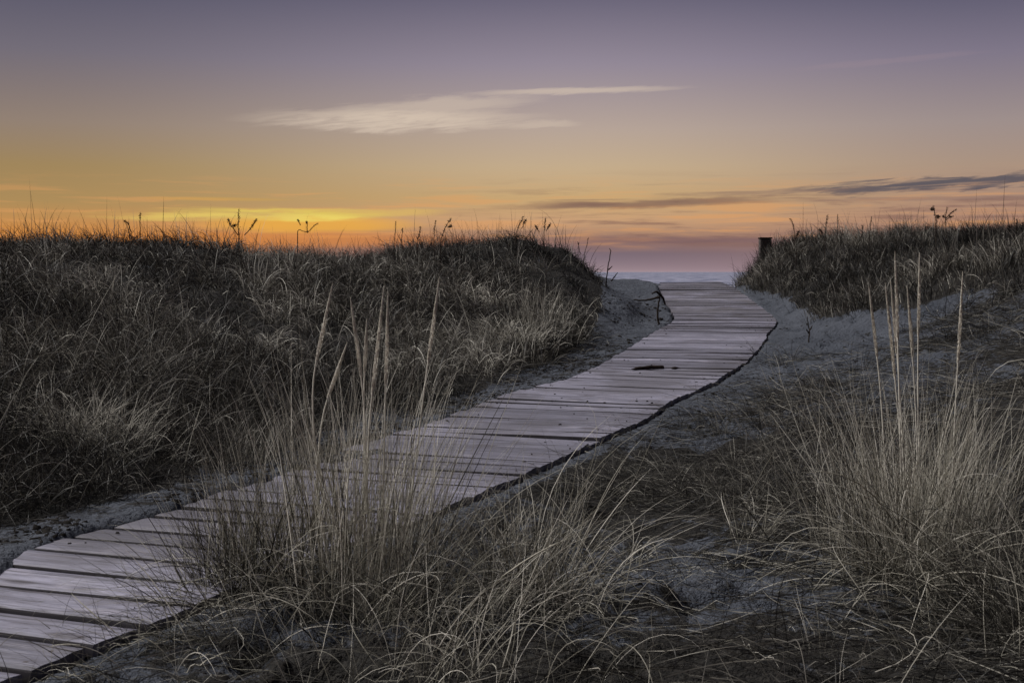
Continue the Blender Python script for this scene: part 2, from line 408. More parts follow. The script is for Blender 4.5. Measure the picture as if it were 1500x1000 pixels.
def stringer(name, side, s0, s1, inset, parent, top=-0.042, depth=0.08, wid=0.04):
    s = np.linspace(s0, s1, 60); A = cr(SL, s); B = cr(SR, s); ax = (B - A) / np.linalg.norm(B - A, axis=1)[:, None]
    base = A + ax * inset if side < 0 else B - ax * inset
    V = []; Q = []
    for k in range(len(s)):
        for (d, z) in ((-wid / 2, top), (wid / 2, top), (wid / 2, top - depth), (-wid / 2, top - depth)):
            V.append(base[k] + ax[k] * d + np.array([0, 0, z]))
    for k in range(len(s) - 1):
        for q in range(4):
            a = k * 4 + q; b_ = k * 4 + (q + 1) % 4; Q.append((a, b_, b_ + 4, a + 4))
    Q.append((0, 3, 2, 1)); e = (len(s) - 1) * 4; Q.append((e, e + 1, e + 2, e + 3))
    return link(name, quads_mesh(name, np.array(V), np.array(Q), smooth=False), M['stringer'], parent)

bw = empty("boardwalk", (float(SC[5][0]), float(SC[5][1]), 0))
bpy.context.view_layer.update()
inv = bw.matrix_world.inverted()
def keep(o, root):
    o.matrix_parent_inverse = root.matrix_world.inverted(); return o
tag(bw, "weathered grey plank boardwalk curving through the dunes up to the sea gap", "boardwalk")
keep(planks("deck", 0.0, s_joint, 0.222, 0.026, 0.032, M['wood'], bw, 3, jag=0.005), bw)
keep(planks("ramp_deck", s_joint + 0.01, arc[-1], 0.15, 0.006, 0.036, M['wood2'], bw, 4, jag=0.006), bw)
for sd in (-1, 1):
    keep(stringer("stringer", sd, 0.02, s_joint, 0.03, bw), bw)
    keep(stringer("ramp_stringer", sd, s_joint + .03, arc[-1] - .02, 0.02, bw), bw)
print("planks to joint", s_joint / 0.222)

# ------------------------------------------------------------------ terrain
ctl = [  # px, py, distance
 # sand on the right of the walk
 (1050, 620, 8.9), (1100, 562, 10.4), (1200, 520, 11.5), (1165, 480, 15), (1120, 440, 19), (1080, 418, 24),
 (1300, 495, 11.5), (1300, 560, 8.6), (1450, 565, 8), (1480, 480, 10), (1450, 432, 12), (1250, 452, 14), (1250, 610, 7.6), (1350, 720, 5.9),
 (1480, 720, 5.4), (1650, 600, 6), (1170, 700, 6.4), (1700, 480, 8.5), (2300, 600, 4.6),
 # right dune
 (1058, 404, 23.5), (1072, 394, 23), (1092, 380, 22.8), (1118, 374, 22.3), (1180, 371, 20), (1300, 377, 17), (1500, 372, 14), (1800, 362, 12), (2300, 352, 9.5),
 (1200, 408, 17), (1350, 398, 14.5), (1500, 390, 12), (1150, 388, 27), (1400, 386, 24), (1600, 375, 20), (1160, 410, 19), (1100, 405, 27),
 # foot of the left dune
 (0, 765, 5.2), (250, 712, 6.0), (400, 655, 7.3), (600, 590, 9.6), (700, 570, 10.4), (830, 527, 12), (885, 497, 13.4), (905, 480, 14.4),
 (930, 440, 17), (962, 447, 16.6), (930, 470, 15.3), (880, 398, 23), (910, 403, 23.5), (940, 410, 24.5), (968, 414, 26), (1066, 411, 26), (1085, 407, 25),
 # left dune face and crest
 (0, 600, 6.6), (0, 480, 8.3), (0, 405, 10), (0, 370, 11.5), (200, 560, 7.8), (200, 450, 9.8), (200, 367, 12.5), (400, 560, 8.8), (400, 450, 11.2),
 (400, 385, 14), (560, 500, 11.3), (560, 430, 13.5), (500, 399, 15.2), (560, 408, 16), (640, 401, 16), (700, 500, 12.2), (700, 430, 14), (700, 381, 16.2), (785, 363, 16.5),
 (832, 368, 17), (866, 400, 17.5), (800, 440, 14.8), (850, 455, 14.8), (870, 478, 14.0), (886, 420, 17),
 (0, 390, 14), (200, 388, 16), (400, 396, 18), (560, 400, 20), (700, 396, 20.5), (830, 402, 21), (-400, 366, 10), (-400, 600, 5.5), (-500, 800, 4.2)]
P = [at(*c) for c in ctl]
for wx, wy, wz in [(.3, 2, -1.03), (1.5, 2, -1.03), (3, 2.5, -1.0), (-.1, 3.4, -1.03), (1.5, 4, -1.03), (3, 4.6, -.97), (1.0, 5.2, -1.04), (1.4, 6.4, -1.02), (.35, 4.6, -1.04),
                   (-3, 2, -.98), (-2.6, 3.4, -.97), (-3, .5, -1), (0, .2, -1.03), (0, -3, -1.05), (5, -2, -1), (-6, -3, -.9), (-8, 3, -.6), (-10, 8, .2), (-13, 15, 0), (8, 1, -.8), (12, 6, .1), (14, 14, .3),
                   (-12, 26, -.2), (-4, 26, -.3), (10, 30, -.2), (5.5, 31, -.7), (2, 31, -.7), (-20, 10, .1), (20, 12, .1), (-20, -5, -.6), (20, -5, -.6), (-2, 22, -.1), (17, 24, 0)]:
    P.append(np.array([wx, wy, EYE + wz]))
P = np.array(P)
def tps_fit(P, lam=0.02):
    n = len(P); d = np.linalg.norm(P[:, None, :2] - P[None, :, :2], axis=2)
    K = np.where(d > 0, d**2 * np.log(d + 1e-12), 0) + lam * np.eye(n)
    A = np.zeros((n + 3, n + 3)); A[:n, :n] = K; A[:n, n:] = np.c_[np.ones(n), P[:, :2]]; A[n:, :n] = A[:n, n:].T
    return np.linalg.solve(A, np.r_[P[:, 2], 0, 0, 0])
COEF = tps_fit(P)
def tps(x, y):
    x = x.ravel(); y = y.ravel(); out = np.empty_like(x)
    for a in range(0, len(x), 20000):
        X = x[a:a + 20000]; Y = y[a:a + 20000]
        d2 = (X[:, None] - P[None, :, 0])**2 + (Y[:, None] - P[None, :, 1])**2
        out[a:a + 20000] = (0.5 * d2 * np.log(d2 + 1e-12)) @ COEF[:-3] + COEF[-3] + COEF[-2] * X + COEF[-1] * Y
    return out
def sstep(v, a, b): t = np.clip((v - a) / (b - a), 0, 1); return t * t * (3 - 2 * t)
def lateral(x, y):
    """signed distance right of the walk's centre line, deck height there, fraction along"""
    x = x.ravel(); y = y.ravel(); d = np.full(x.shape, 99.0); zz = np.zeros_like(x); ss = np.zeros_like(x); hw = np.full(x.shape, .61)
    C2 = (CL + CR_) / 2; sel = np.where((y < 36) & (y > -3) & (x > -6) & (x < 9))[0]
    for a in range(0, len(sel), 20000):
        I = sel[a:a + 20000]; dx = x[I][:, None] - C2[None, :, 0]; dy = y[I][:, None] - C2[None, :, 1]
        k = np.argmin(dx**2 + dy**2, axis=1); D = np.hypot(dx[np.arange(len(I)), k], dy[np.arange(len(I)), k])
        ax = CR_[k] - CL[k]; L = np.linalg.norm(ax[:, :2], axis=1)
        sg = ((x[I] - C2[k, 0]) * ax[:, 0] + (y[I] - C2[k, 1]) * ax[:, 1]) / L
        d[I] = np.sign(sg) * D; zz[I] = C2[k, 2] + 0; ss[I] = cs[k]; hw[I] = L / 2
    return d, zz, ss, hw
def ground(x, y):
    shp = x.shape; x = x.ravel(); y = y.ravel()
    z = tps(x, y)
    far = sstep(y, 26.5, 33.0)
    z = np.clip(z, EYE - 1.25, EYE + 0.75)
    beach = EYE - 0.9 - 3.6 * np.clip((y - 30) / 60, 0, 2.2) + 0.15 * fbm(x, y, .15, 91)
    z = z * (1 - far) + beach * far
    rel = np.clip(z - (EYE - .95), 0, 1)
    z = z + 0.05 * fbm(x, y, 1.1, 11) * (0.4 + 1.6 * rel) + 0.052 * fbm(x, y, 4.2, 21, 4)
    d, dz, s, hw = lateral(x, y)
    near = 1 - sstep(y, 6.6, 8.6); farc = sstep(y, 20.5, 23)
    rough = 0.024 * fbm(x, y, 7, 31, 3)
    # under and right of the walk
    bed = dz - 0.105 + rough * .3
    cover = hw - 0.20 - 0.26 * (1 - sstep(y, 3.9, 5.1)) - 0.10 * fbm(x, y, 1.6, 41, 2)
    lip = dz + 0.020 + rough * .8
    k = sstep(-d, cover - .05, cover + .03) * np.maximum(near, farc)
    lefthigh = dz - 0.035 * (1 - near) + rough + .012 * fbm(x, y, 9.0, 49, 3) * (d > -1.7) + .008 + .05 * sstep(y, 15, 18) + .035 * sstep(y, 19, 23)
    bed = np.where((d > hw), bed + .084 + .022 * sstep(y, 15.5, 18) + .010 * fbm(x, y, 1.6, 47, 2), bed)
    zc = np.where(d < 0, bed * (1 - k) + lip * k, bed)
    zc = np.where(d < -hw - .02, lefthigh, zc)
    wgt = np.where(d < 0, 1 - sstep(-d, hw + .15, hw + .6 + 1.3 * sstep(y, 17, 21)), 1 - sstep(d, hw + .04, hw + .6))
    wgt = wgt * (s > .05) * (1 - sstep(y, 30, 33))
    z = z * (1 - wgt) + zc * wgt
    return z.reshape(shp)

def axis(segs):
    out = []
    for a, b_, n in segs: out.append(np.linspace(a, b_, n, endpoint=False))
    out.append([segs[-1][1]]); return np.concatenate(out)
GX = axis([(-400, -60, 12), (-60, -14, 40), (-14, -4.5, 100), (-4.5, 5.8, 260), (5.8, 14, 100), (14, 60, 40), (60, 400, 12)])
GY = axis([(-60, -4, 20), (-4, 1, 30), (1, 8, 170), (8, 18, 150), (18, 30, 110), (30, 60, 30), (60, 170, 20)])
XX, YY = np.meshgrid(GX, GY)
ZZ = ground(XX, YY)
def footprints():
    r = np.random.default_rng(77); base = ZZ.copy(); tot = np.zeros_like(ZZ)
    for k in range(520):
        s0 = r.uniform(1.0, arc[-1] - 4); c = (cr(SL, s0)[0] + cr(SR, s0)[0]) / 2
        if r.random() < .72: off = .75 + abs(r.normal(0, 1.1))
        else:
            off = -(.80 + abs(r.normal(0, .35)))
            if c[1] > 12.5: continue
        cx, cy = c[0] + off * .93, c[1] - off * .36; a = r.normal(.4, .5); L_, B_ = r.uniform(.12, .17), r.uniform(.05, .08); dp = r.uniform(.018, .045)
        j0, j1 = np.searchsorted(GY, (cy - .45, cy + .45)); i0, i1 = np.searchsorted(GX, (cx - .45, cx + .45))
        if j1 <= j0 or i1 <= i0: continue
        X = XX[j0:j1, i0:i1] - cx; Y = YY[j0:j1, i0:i1] - cy
        u = (X * math.sin(a) + Y * math.cos(a)) / L_; v = (X * math.cos(a) - Y * math.sin(a)) / B_; q = u * u + v * v
        tot[j0:j1, i0:i1] += -dp * np.exp(-q * q * .8) + dp * .45 * np.exp(-(np.sqrt(q) - 1.45)**2 * 5)
    return tot
FP = footprints()
dl_, _, _, hw_ = lateral(XX.ravel(), YY.ravel())
ZZ = ZZ + np.clip(FP, -.06, .04) * sstep(np.abs(dl_) - hw_, .02, .15).reshape(ZZ.shape)
def gz(x, y):
    """height of the ground sheet (bilinear)"""
    i = np.clip(np.searchsorted(GX, x) - 1, 0, len(GX) - 2); j = np.clip(np.searchsorted(GY, y) - 1, 0, len(GY) - 2)
    u = (x - GX[i]) / (GX[i + 1] - GX[i]); v = (y - GY[j]) / (GY[j + 1] - GY[j])
    return (ZZ[j, i] * (1 - u) + ZZ[j, i + 1] * u) * (1 - v) + (ZZ[j + 1, i] * (1 - u) + ZZ[j + 1, i + 1] * u) * v
def proj(x, y, z):
    yy = np.maximum(y, .3); return 750 + F * x / yy, HY - F * (z - EYE) / yy
# where the grass stands
FOOT = np.array([(-3000, 1500), (-800, 960), (0, 762), (250, 708), (400, 648), (600, 588), (700, 566), (830, 518), (872, 480), (888, 430), (882, 404), (882, 300)], float)
RFOOT = np.array([(1048, 409), (1100, 420), (1150, 436), (1200, 466), (1232, 470), (1300, 452), (1400, 428), (1500, 420), (3000, 520)], float)
def left_mask(x, y):
    z = gz(x, y); u, v = proj(x, y, z)
    wob = 14 * fbm(x, y, 1.2, 61)
    lim = np.interp(u, FOOT[:, 0], FOOT[:, 1])
    m = (u < 886 + wob * 1.3) & (v < lim + wob) & (x < 2.6)
    return m
def right_mask(x, y):
    z = gz(x, y); u, v = proj(x, y, z)
    return (u > 1054 + 4 * fbm(x, y, 1.2, 66)) & (v < np.interp(u, RFOOT[:, 0], RFOOT[:, 1]) + 16 * fbm(x, y, 1.4, 67)) & (y > 7)
fx, fy = XX.ravel(), YY.ravel()
dlat = lateral(fx, fy)[0]
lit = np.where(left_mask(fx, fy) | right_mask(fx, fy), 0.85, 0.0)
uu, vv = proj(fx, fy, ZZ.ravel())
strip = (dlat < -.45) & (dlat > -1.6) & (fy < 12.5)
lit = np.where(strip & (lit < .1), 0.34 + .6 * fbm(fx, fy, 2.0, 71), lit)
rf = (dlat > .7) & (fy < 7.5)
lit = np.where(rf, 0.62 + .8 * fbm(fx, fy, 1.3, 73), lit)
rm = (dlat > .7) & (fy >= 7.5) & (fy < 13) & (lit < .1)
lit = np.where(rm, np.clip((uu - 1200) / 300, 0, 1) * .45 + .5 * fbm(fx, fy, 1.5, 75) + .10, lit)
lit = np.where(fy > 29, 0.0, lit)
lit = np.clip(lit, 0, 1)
ny, nx = XX.shape; idx = np.arange(nx * ny).reshape(ny, nx)
Q = np.stack([idx[:-1, :-1], idx[:-1, 1:], idx[1:, 1:], idx[1:, :-1]], -1).reshape(-1, 4)
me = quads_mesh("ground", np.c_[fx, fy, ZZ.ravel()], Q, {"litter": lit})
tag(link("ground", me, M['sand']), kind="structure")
# sea
SEA = EYE - 4.2
V = np.array([(-14000, 62, SEA), (14000, 62, SEA), (14000, 24000, SEA), (-14000, 24000, SEA)], float)
tag(link("sea", quads_mesh("sea", V, np.array([[0, 1, 2, 3]])), M['sea']), kind="structure")

# ------------------------------------------------------------------ blades
def blades(name, root, az, L, lean, curl, wd, tint, mat, segs=5, parent=None, tube=False, power=1.5, wander=0.5, floor=True, rnd=None, taper=1.0):
    r = rnd or rng; n = len(root); pts = np.zeros((n, segs + 1, 3)); pts[:, 0] = root
    th0 = lean; a = az.copy(); da = r.normal(0, wander, n) / segs
    for k in range(segs):
        t = (k + .5) / segs; th = np.clip(th0 + curl * t**power, -.2, 2.6); st_ = L / segs
        pts[:, k + 1, 0] = pts[:, k, 0] + st_ * np.sin(th) * np.cos(a)
        pts[:, k + 1, 1] = pts[:, k, 1] + st_ * np.sin(th) * np.sin(a)
        pts[:, k + 1, 2] = pts[:, k, 2] + st_ * np.cos(th); a = a + da
    if floor:
        for k in range(1, segs + 1):
            g = gz(pts[:, k, 0], pts[:, k, 1]) + 0.006 + r.random(n) * .02; pts[:, k, 2] = np.maximum(pts[:, k, 2], g)
    T_ = np.gradient(pts, axis=1); T_ /= np.linalg.norm(T_, axis=2)[:, :, None] + 1e-9
    tw = r.random(n) * math.pi * 2
    up = np.stack([np.cos(tw), np.sin(tw), 0.2 * np.ones(n)], -1)[:, None, :]
    S = np.cross(T_, up); S /= np.linalg.norm(S, axis=2)[:, :, None] + 1e-9
    t = np.linspace(0, 1, segs + 1)[None, :]
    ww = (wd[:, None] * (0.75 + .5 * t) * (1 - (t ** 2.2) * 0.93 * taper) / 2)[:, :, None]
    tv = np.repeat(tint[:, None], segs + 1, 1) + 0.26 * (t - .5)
    if not tube:
        V = np.stack([pts - S * ww, pts + S * ww], 2); m = 2
        i = (np.arange(n)[:, None] * (segs + 1) + np.arange(segs)[None, :]) * 2
        Q = np.stack([i, i + 1, i + 3, i + 2], -1).reshape(-1, 4)
    else:
        B = np.cross(T_, S); ring = []
        for q in range(3):
            an = q * 2 * math.pi / 3; ring.append(pts + S * ww * math.cos(an) + B * ww * .8 * math.sin(an))
        V = np.stack(ring, 2); m = 3
        i = (np.arange(n)[:, None] * (segs + 1) + np.arange(segs)[None, :]) * 3
        Q = np.concatenate([np.stack([i + q, i + (q + 1) % 3, i + 3 + (q + 1) % 3, i + 3 + q], -1).reshape(-1, 4) for q in range(3)])
    tvv = np.clip(np.repeat(tv[:, :, None], m, 2), 0, 1).ravel()
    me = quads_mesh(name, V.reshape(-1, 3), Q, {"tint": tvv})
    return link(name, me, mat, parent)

def tufts_in(mask, box, n_try, per, rad, seed, dens=None):
    """tuft centres in a world box kept where mask is true -> blade roots + tuft ids"""
    r = np.random.default_rng(seed)
    x = r.uniform(box[0], box[1], n_try); y = r.uniform(box[2], box[3], n_try)
    k = mask(x, y)
    if dens is not None: k &= r.random(n_try) < dens(x, y)
    x, y = x[k], y[k]; n = len(x)
    cnt = r.poisson(per, n); ids = np.repeat(np.arange(n), cnt)
    bx = x[ids] + r.normal(0, rad, len(ids)); by = y[ids] + r.normal(0, rad, len(ids))
    return x, y, ids, np.stack([bx, by, gz(bx, by) - .01], -1), r

WIND = math.radians(200)   # blades lean a little to the left of the picture
def field(name, mask, box, n_try, per, rad, seed, Lm, wm, mat, label, cat=None, dens=None, lean=.5, curl=1.5, bright=.42, segs=6, Lvar=.38, tall=.045):
    x, y, ids, root, r = tufts_in(mask, box, n_try, per, rad, seed, dens)
    n = len(ids); nt = len(x)
    big = fbm(x, y, .5, seed + 5); mid = fbm(x, y, 1.7, seed + 9)
    tL = Lm * (1 + Lvar * r.normal(0, 1, nt)).clip(.35, 2.0) * (1 + .5 * big)
    tT = bright + .58 * big + .50 * mid + r.normal(0, .23, nt)
    tA = WIND + r.normal(0, 1.1, nt)
    L = tL[ids] * r.uniform(.5, 1.15, n); tall_ = r.random(n) < tall; L = np.where(tall_, L * 1.3, L)
    # blades splay away from their tuft's middle
    out = np.arctan2(root[:, 1] - y[ids], root[:, 0] - x[ids])
    a = np.where(r.random(n) < .5, out + r.normal(0, .6, n), tA[ids] + r.normal(0, .5, n))
    le = np.abs(r.normal(lean * .7, lean * .5, n)); cu = np.abs(r.normal(curl, curl * .6, n)); le = np.where(tall_, le * .5, le); cu = np.where(tall_, cu * .35, cu)
    ti = tT[ids] + r.normal(0, .17, n); ti = np.where(r.random(n) < .08, ti + .5, ti)
    d = np.maximum(np.hypot(root[:, 0], root[:, 1]), 3)
    wd = wm * r.uniform(.6, 1.3, n) * (d / 8).clip(.8, 1.5)
    o = blades(name, root, a, L, le, cu, wd, ti, mat, segs, rnd=r)
    tag(o, label, cat, kind="stuff"); print(name, nt, n)
    return o

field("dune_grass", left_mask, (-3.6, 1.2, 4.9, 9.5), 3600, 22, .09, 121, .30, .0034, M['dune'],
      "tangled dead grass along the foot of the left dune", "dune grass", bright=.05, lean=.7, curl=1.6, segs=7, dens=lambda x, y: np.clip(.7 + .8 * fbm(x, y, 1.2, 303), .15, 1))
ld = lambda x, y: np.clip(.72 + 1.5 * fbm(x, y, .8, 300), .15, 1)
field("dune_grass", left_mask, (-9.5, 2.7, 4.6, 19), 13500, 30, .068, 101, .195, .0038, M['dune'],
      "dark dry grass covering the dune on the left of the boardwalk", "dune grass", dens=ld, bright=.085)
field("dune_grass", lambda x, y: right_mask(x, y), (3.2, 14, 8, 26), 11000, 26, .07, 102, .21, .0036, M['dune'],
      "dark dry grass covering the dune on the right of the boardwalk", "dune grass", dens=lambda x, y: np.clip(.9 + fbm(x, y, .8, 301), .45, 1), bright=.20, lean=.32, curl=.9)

# thin upright stems that break the skyline
def crest_l(x, y):
    z = gz(x, y); u, v = proj(x, y, z); return left_mask(x, y) & (v < 402) & (y > 9)
def crest_r(x, y):
    z = gz(x, y); u, v = proj(x, y, z); return right_mask(x, y) & (v < 392)
for cm, box, sd, lb in ((crest_l, (-9.5, 2.2, 9, 19), 131, "thin upright dead stems along the crest of the left dune"),
                        (crest_r, (3.2, 14, 10, 25), 132, "thin upright dead stems along the crest of the right dune")):
    field("crest_stems", cm, box, 2600, 2.2, .10, sd, .33, .0036, M['dune'], lb, "crest stems", lean=.22, curl=.45, bright=.16, Lvar=.3, tall=.12)

# low tufts and lying blades on the sand right of the walk
def rsand(x, y):
    d = lateral(x, y)[0]; u, v = proj(x, y, gz(x, y))
    return (d > .72 + .12 * fbm(x, y, 3, 401)) & (y < 12.5) & (~right_mask(x, y)) & (u > -300)
def rdens(x, y):
    u, v = proj(x, y, gz(x, y))
    base = .15 + 1.7 * fbm(x, y, 1.5, 402)
    base = base + np.where(u > 1120, .25, 0) * (v > 570) - .35 * ((u < 1330) & (v < 580)) - .12 * (v < 560)
    return np.clip(base, .0, 1)
field("ground_grass", rsand, (-1.6, 6.2, 1.7, 12.5), 5200, 17, .06, 103, .20, .0028, M['litter'],
      "short dead grass sprouting from the sand right of the boardwalk", "ground grass", dens=rdens, lean=.8, curl=1.2, bright=.24)
def lying(name, mask, box, n_try, seed, Lm, wm, label, dens=None, bright=.5, per=12, rad=.16):
    x, y, ids, root, r = tufts_in(mask, box, n_try, per, rad, seed, dens); n = len(ids)
    root[:, 2] += .012 + r.random(n) * .025
    a = r.normal(WIND - .15, .5, len(x))[ids] + r.normal(0, .55, n); a = np.where(r.random(n) < .5, a + math.pi, a)
    o = blades(name, root, a, Lm * r.uniform(.4, 1.4, n), r.normal(1.42, .12, n), r.normal(.15, .25, n), wm * r.uniform(.6, 1.4, n),
               bright - .2 + r.normal(0, .22, n) + np.where(r.random(n) < .05, .5, 0), M['litter'], 6, rnd=r, wander=1.3)
    tag(o, label, "grass litter", kind="stuff"); print(name, n)
lying("grass_litter", rsand, (-1.6, 6.2, 1.7, 11.5), 6500, 104, .30, .0026, "dead blades lying flat on the sand right of the boardwalk",
      dens=lambda x, y: np.clip(rdens(x, y) + .15, .05, 1))
def lstrip(x, y):
    d = lateral(x, y)[0]; return (d < -.58) & (d > -2.2) & (y < 14) & (y > 3.2) & (left_mask(x, y) | (d < -.95 - .5 * fbm(x, y, 1.5, 404)))
lying("grass_litter", lstrip, (-4.5, 2.4, 3.2, 14), 2600, 105, .26, .0028, "dead blades lying along the foot of the left dune", bright=.36)

# wrack chips scattered on bare sand
def chips(name, mask, box, n_try, seed, label, dens=None, size=.016, zf=None):
    r = np.random.default_rng(seed); x = r.uniform(box[0], box[1], n_try); y = r.uniform(box[2], box[3], n_try)
    k = mask(x, y)
    if dens is not None: k &= r.random(n_try) < dens(x, y)
    x, y = x[k], y[k]; n = len(x); z = gz(x, y) if zf is None else zf(x, y)
    a = r.random(n) * 6.28; s = size * r.lognormal(0, .5, n); s = np.minimum(s, size * 2.2); h = s * r.uniform(.15, .6, n)
    ex = np.stack([np.cos(a), np.sin(a)], -1) * s[:, None]; ey = np.stack([-np.sin(a), np.cos(a)], -1) * (s * r.uniform(.25, .7, n))[:, None]
    V = np.zeros((n, 8, 3)); sg = [(-1, -1), (1, -1), (1, 1), (-1, 1)]
    for q, (i, j) in enumerate(sg):
        jit = r.uniform(.6, 1.2, (n, 1))
        V[:, q, :2] = np.stack([x, y], -1) + (ex * i + ey * j) * jit; V[:, q, 2] = z - .004
        V[:, q + 4, :2] = np.stack([x, y], -1) + (ex * i + ey * j) * jit * r.uniform(.5, .9, (n, 1)); V[:, q + 4, 2] = z + h * r.uniform(.4, 1.3, n)
    b_ = (np.arange(n) * 8)[:, None]
    fs = [(4, 5, 6, 7), (0, 1, 5, 4), (1, 2, 6, 5), (2, 3, 7, 6), (3, 0, 4, 7)]
    Q = np.concatenate([b_ + np.array(f)[None, :] for f in fs])
    tag(link(name, quads_mesh(name, V.reshape(-1, 3), Q, smooth=False), M['wrack']), label, "beach debris", kind="stuff"); print(name, n)
def strip_mask(x, y):
    d, dz, _, _ = lateral(x, y); return ((d < -.60) | ((d < -.05) & (gz(x, y) > dz + .003))) & (d > -1.5) & (y < 13.2) & (y > 2.5) & ~left_mask(x, y)
chips("debris", strip_mask, (-4.5, 3, 2.5, 16), 260000, 111, "dark plant debris strewn over the sand left of the boardwalk",
      dens=lambda x, y: np.clip(.35 + 2.2 * fbm(x, y, 3.2, 405), 0, 1), size=.008)
def rc_mask(x, y):
    d = lateral(x, y)[0]; return (d > .68) & (y < 15) & ~right_mask(x, y)
chips("debris", rc_mask, (-1.5, 6.5, 1.8, 15), 90000, 112, "dark plant debris strewn over the sand right of the boardwalk",
      dens=lambda x, y: np.clip(.02 + 1.2 * fbm(x, y, 1.9, 406), 0, 1), size=.008)
def deckz(x, y): return lateral(x, y)[1] + .004
chips("debris", lambda x, y: np.abs(lateral(x, y)[0]) < .57, (-1.8, 4.4, 2.8, 16), 5200, 115, "crumbs of dead grass and bark scattered over the boardwalk planks",
      dens=lambda x, y: np.clip(.02 + .45 * sstep(np.abs(lateral(x, y)[0]), .30, .58) + .5 * fbm(x, y, 1.5, 409), 0, 1), size=.005, zf=deckz)
def sandpatch(x, y):
    d = lateral(x, y)[0]; return (d < -.68) & (d > -2.0) & (y > 13) & (y < 19) & ~left_mask(x, y)
chips("debris", sandpatch, (.8, 4.2, 13, 19), 9000, 113, "dark twiggy debris on the bare sand slope beside the ramp",
      dens=lambda x, y: np.clip(.02 + 1.2 * fbm(x, y, 2.2, 407), 0, 1), size=.014)

# ------------------------------------------------------------------ foreground clumps (things)
def loc_at(px, Y):
    x = (px - 750) / F * Y; return x, Y, float(gz(np.array([x]), np.array([Y]))[0])
def clump_blades(name, groups, root, seed, mat):
    """groups: (px, Y, radius x, radius y, n, length, lean, curl, azimuth or None, tint, width)"""
    r = np.random.default_rng(seed); RT, A, L, LE, CU, WD, TI = [], [], [], [], [], [], []
    for (px_, Y, rx, ry, n, Lm, le, cu, azm, ti, wd) in groups:
        cx, cy, _ = loc_at(px_, Y); ox = r.normal(0, rx, n); oy = r.normal(0, ry, n); bx = cx + ox; by = cy + oy
        RT.append(np.stack([bx, by, gz(bx, by) - .02], -1))
        a = np.arctan2(oy + r.normal(0, ry * .6, n), ox + r.normal(0, rx * .6, n))
        if azm is not None: a = azm + r.normal(0, .6, n)
        a = np.where(r.random(n) < .35, r.uniform(0, 6.28, n), a)
        A.append(a); L.append(Lm * r.uniform(.55, 1.15, n)); LE.append(np.abs(r.normal(le, le * .6, n))); CU.append(np.abs(r.normal(cu, cu * .6, n)))
        WD.append(wd * .85 * r.lognormal(-.08, .38, n)); TI.append(ti - .10 + r.normal(0, .20, n) + np.where(r.random(n) < .16, .42, 0))
    o = blades(name, np.concatenate(RT), np.concatenate(A), np.concatenate(L), np.concatenate(LE), np.concatenate(CU), np.concatenate(WD), np.concatenate(TI),
               mat, 9, tube=True, rnd=r, wander=1.0)
    o.parent = root; keep(o, root); return o

def tube_mesh(pts, rads, k=6):
    pts = np.array(pts, float); n = len(pts); T_ = np.gradient(pts, axis=0); T_ /= np.linalg.norm(T_, axis=1)[:, None] + 1e-9
    S = np.cross(T_, np.array([.13, 1, .07])); S /= np.linalg.norm(S, axis=1)[:, None] + 1e-9; B = np.cross(T_, S)
    an = np.arange(k) * 2 * math.pi / k
    V = pts[:, None, :] + (S[:, None, :] * np.cos(an)[None, :, None] + B[:, None, :] * np.sin(an)[None, :, None]) * np.array(rads)[:, None, None]
    i = np.arange(n - 1)[:, None] * k; q = np.arange(k)[None, :]
    Q = np.stack([i + q, i + (q + 1) % k, i + k + (q + 1) % k, i + k + q], -1).reshape(-1, 4)
    return V.reshape(-1, 3), Q
def bez(a, b_, c, n):
    t = np.linspace(0, 1, n)[:, None]; return (1 - t)**2 * np.array(a) + 2 * t * (1 - t) * np.array(b_) + t**2 * np.array(c)

def spikelets(axis_pts, rad, n, seed, ln=.013):
    """overlapping pointed husks around a spike axis"""
    r = np.random.default_rng(seed); m = len(axis_pts); t = r.random(n) * (m - 1.001); i = t.astype(int); f = (t - i)[:, None]
    p = axis_pts[i] * (1 - f) + axis_pts[i + 1] * f; d = axis_pts[i + 1] - axis_pts[i]; d /= np.linalg.norm(d, axis=1)[:, None]
    s = np.cross(d, [0.1, 1, 0]); s /= np.linalg.norm(s, axis=1)[:, None]; b_ = np.cross(d, s); an = r.random(n) * 6.28
    o = s * np.cos(an)[:, None] + b_ * np.sin(an)[:, None]; tt = t / (m - 1)
    env = np.sin(np.clip(tt * .93 + .07, 0, 1) * math.pi) ** .45
    env = env * (1 - .62 * tt)
    side = np.cross(d, o); R_ = (rad * env)[:, None]; l = (ln * r.uniform(.7, 1.3, n))[:, None]
    a0 = p + o * R_ * .25; tip = p + o * R_ * 1.15 + d * l; midp = p + o * R_ * .95 + d * l * .4
    w_ = ln * .13
    V = np.stack([a0, midp - side * w_, tip, midp + side * w_], 1).reshape(-1, 3)
    Q = np.arange(n * 4).reshape(-1, 4)
    return V, Q, np.repeat(r.normal(.82, .2, n), 4)

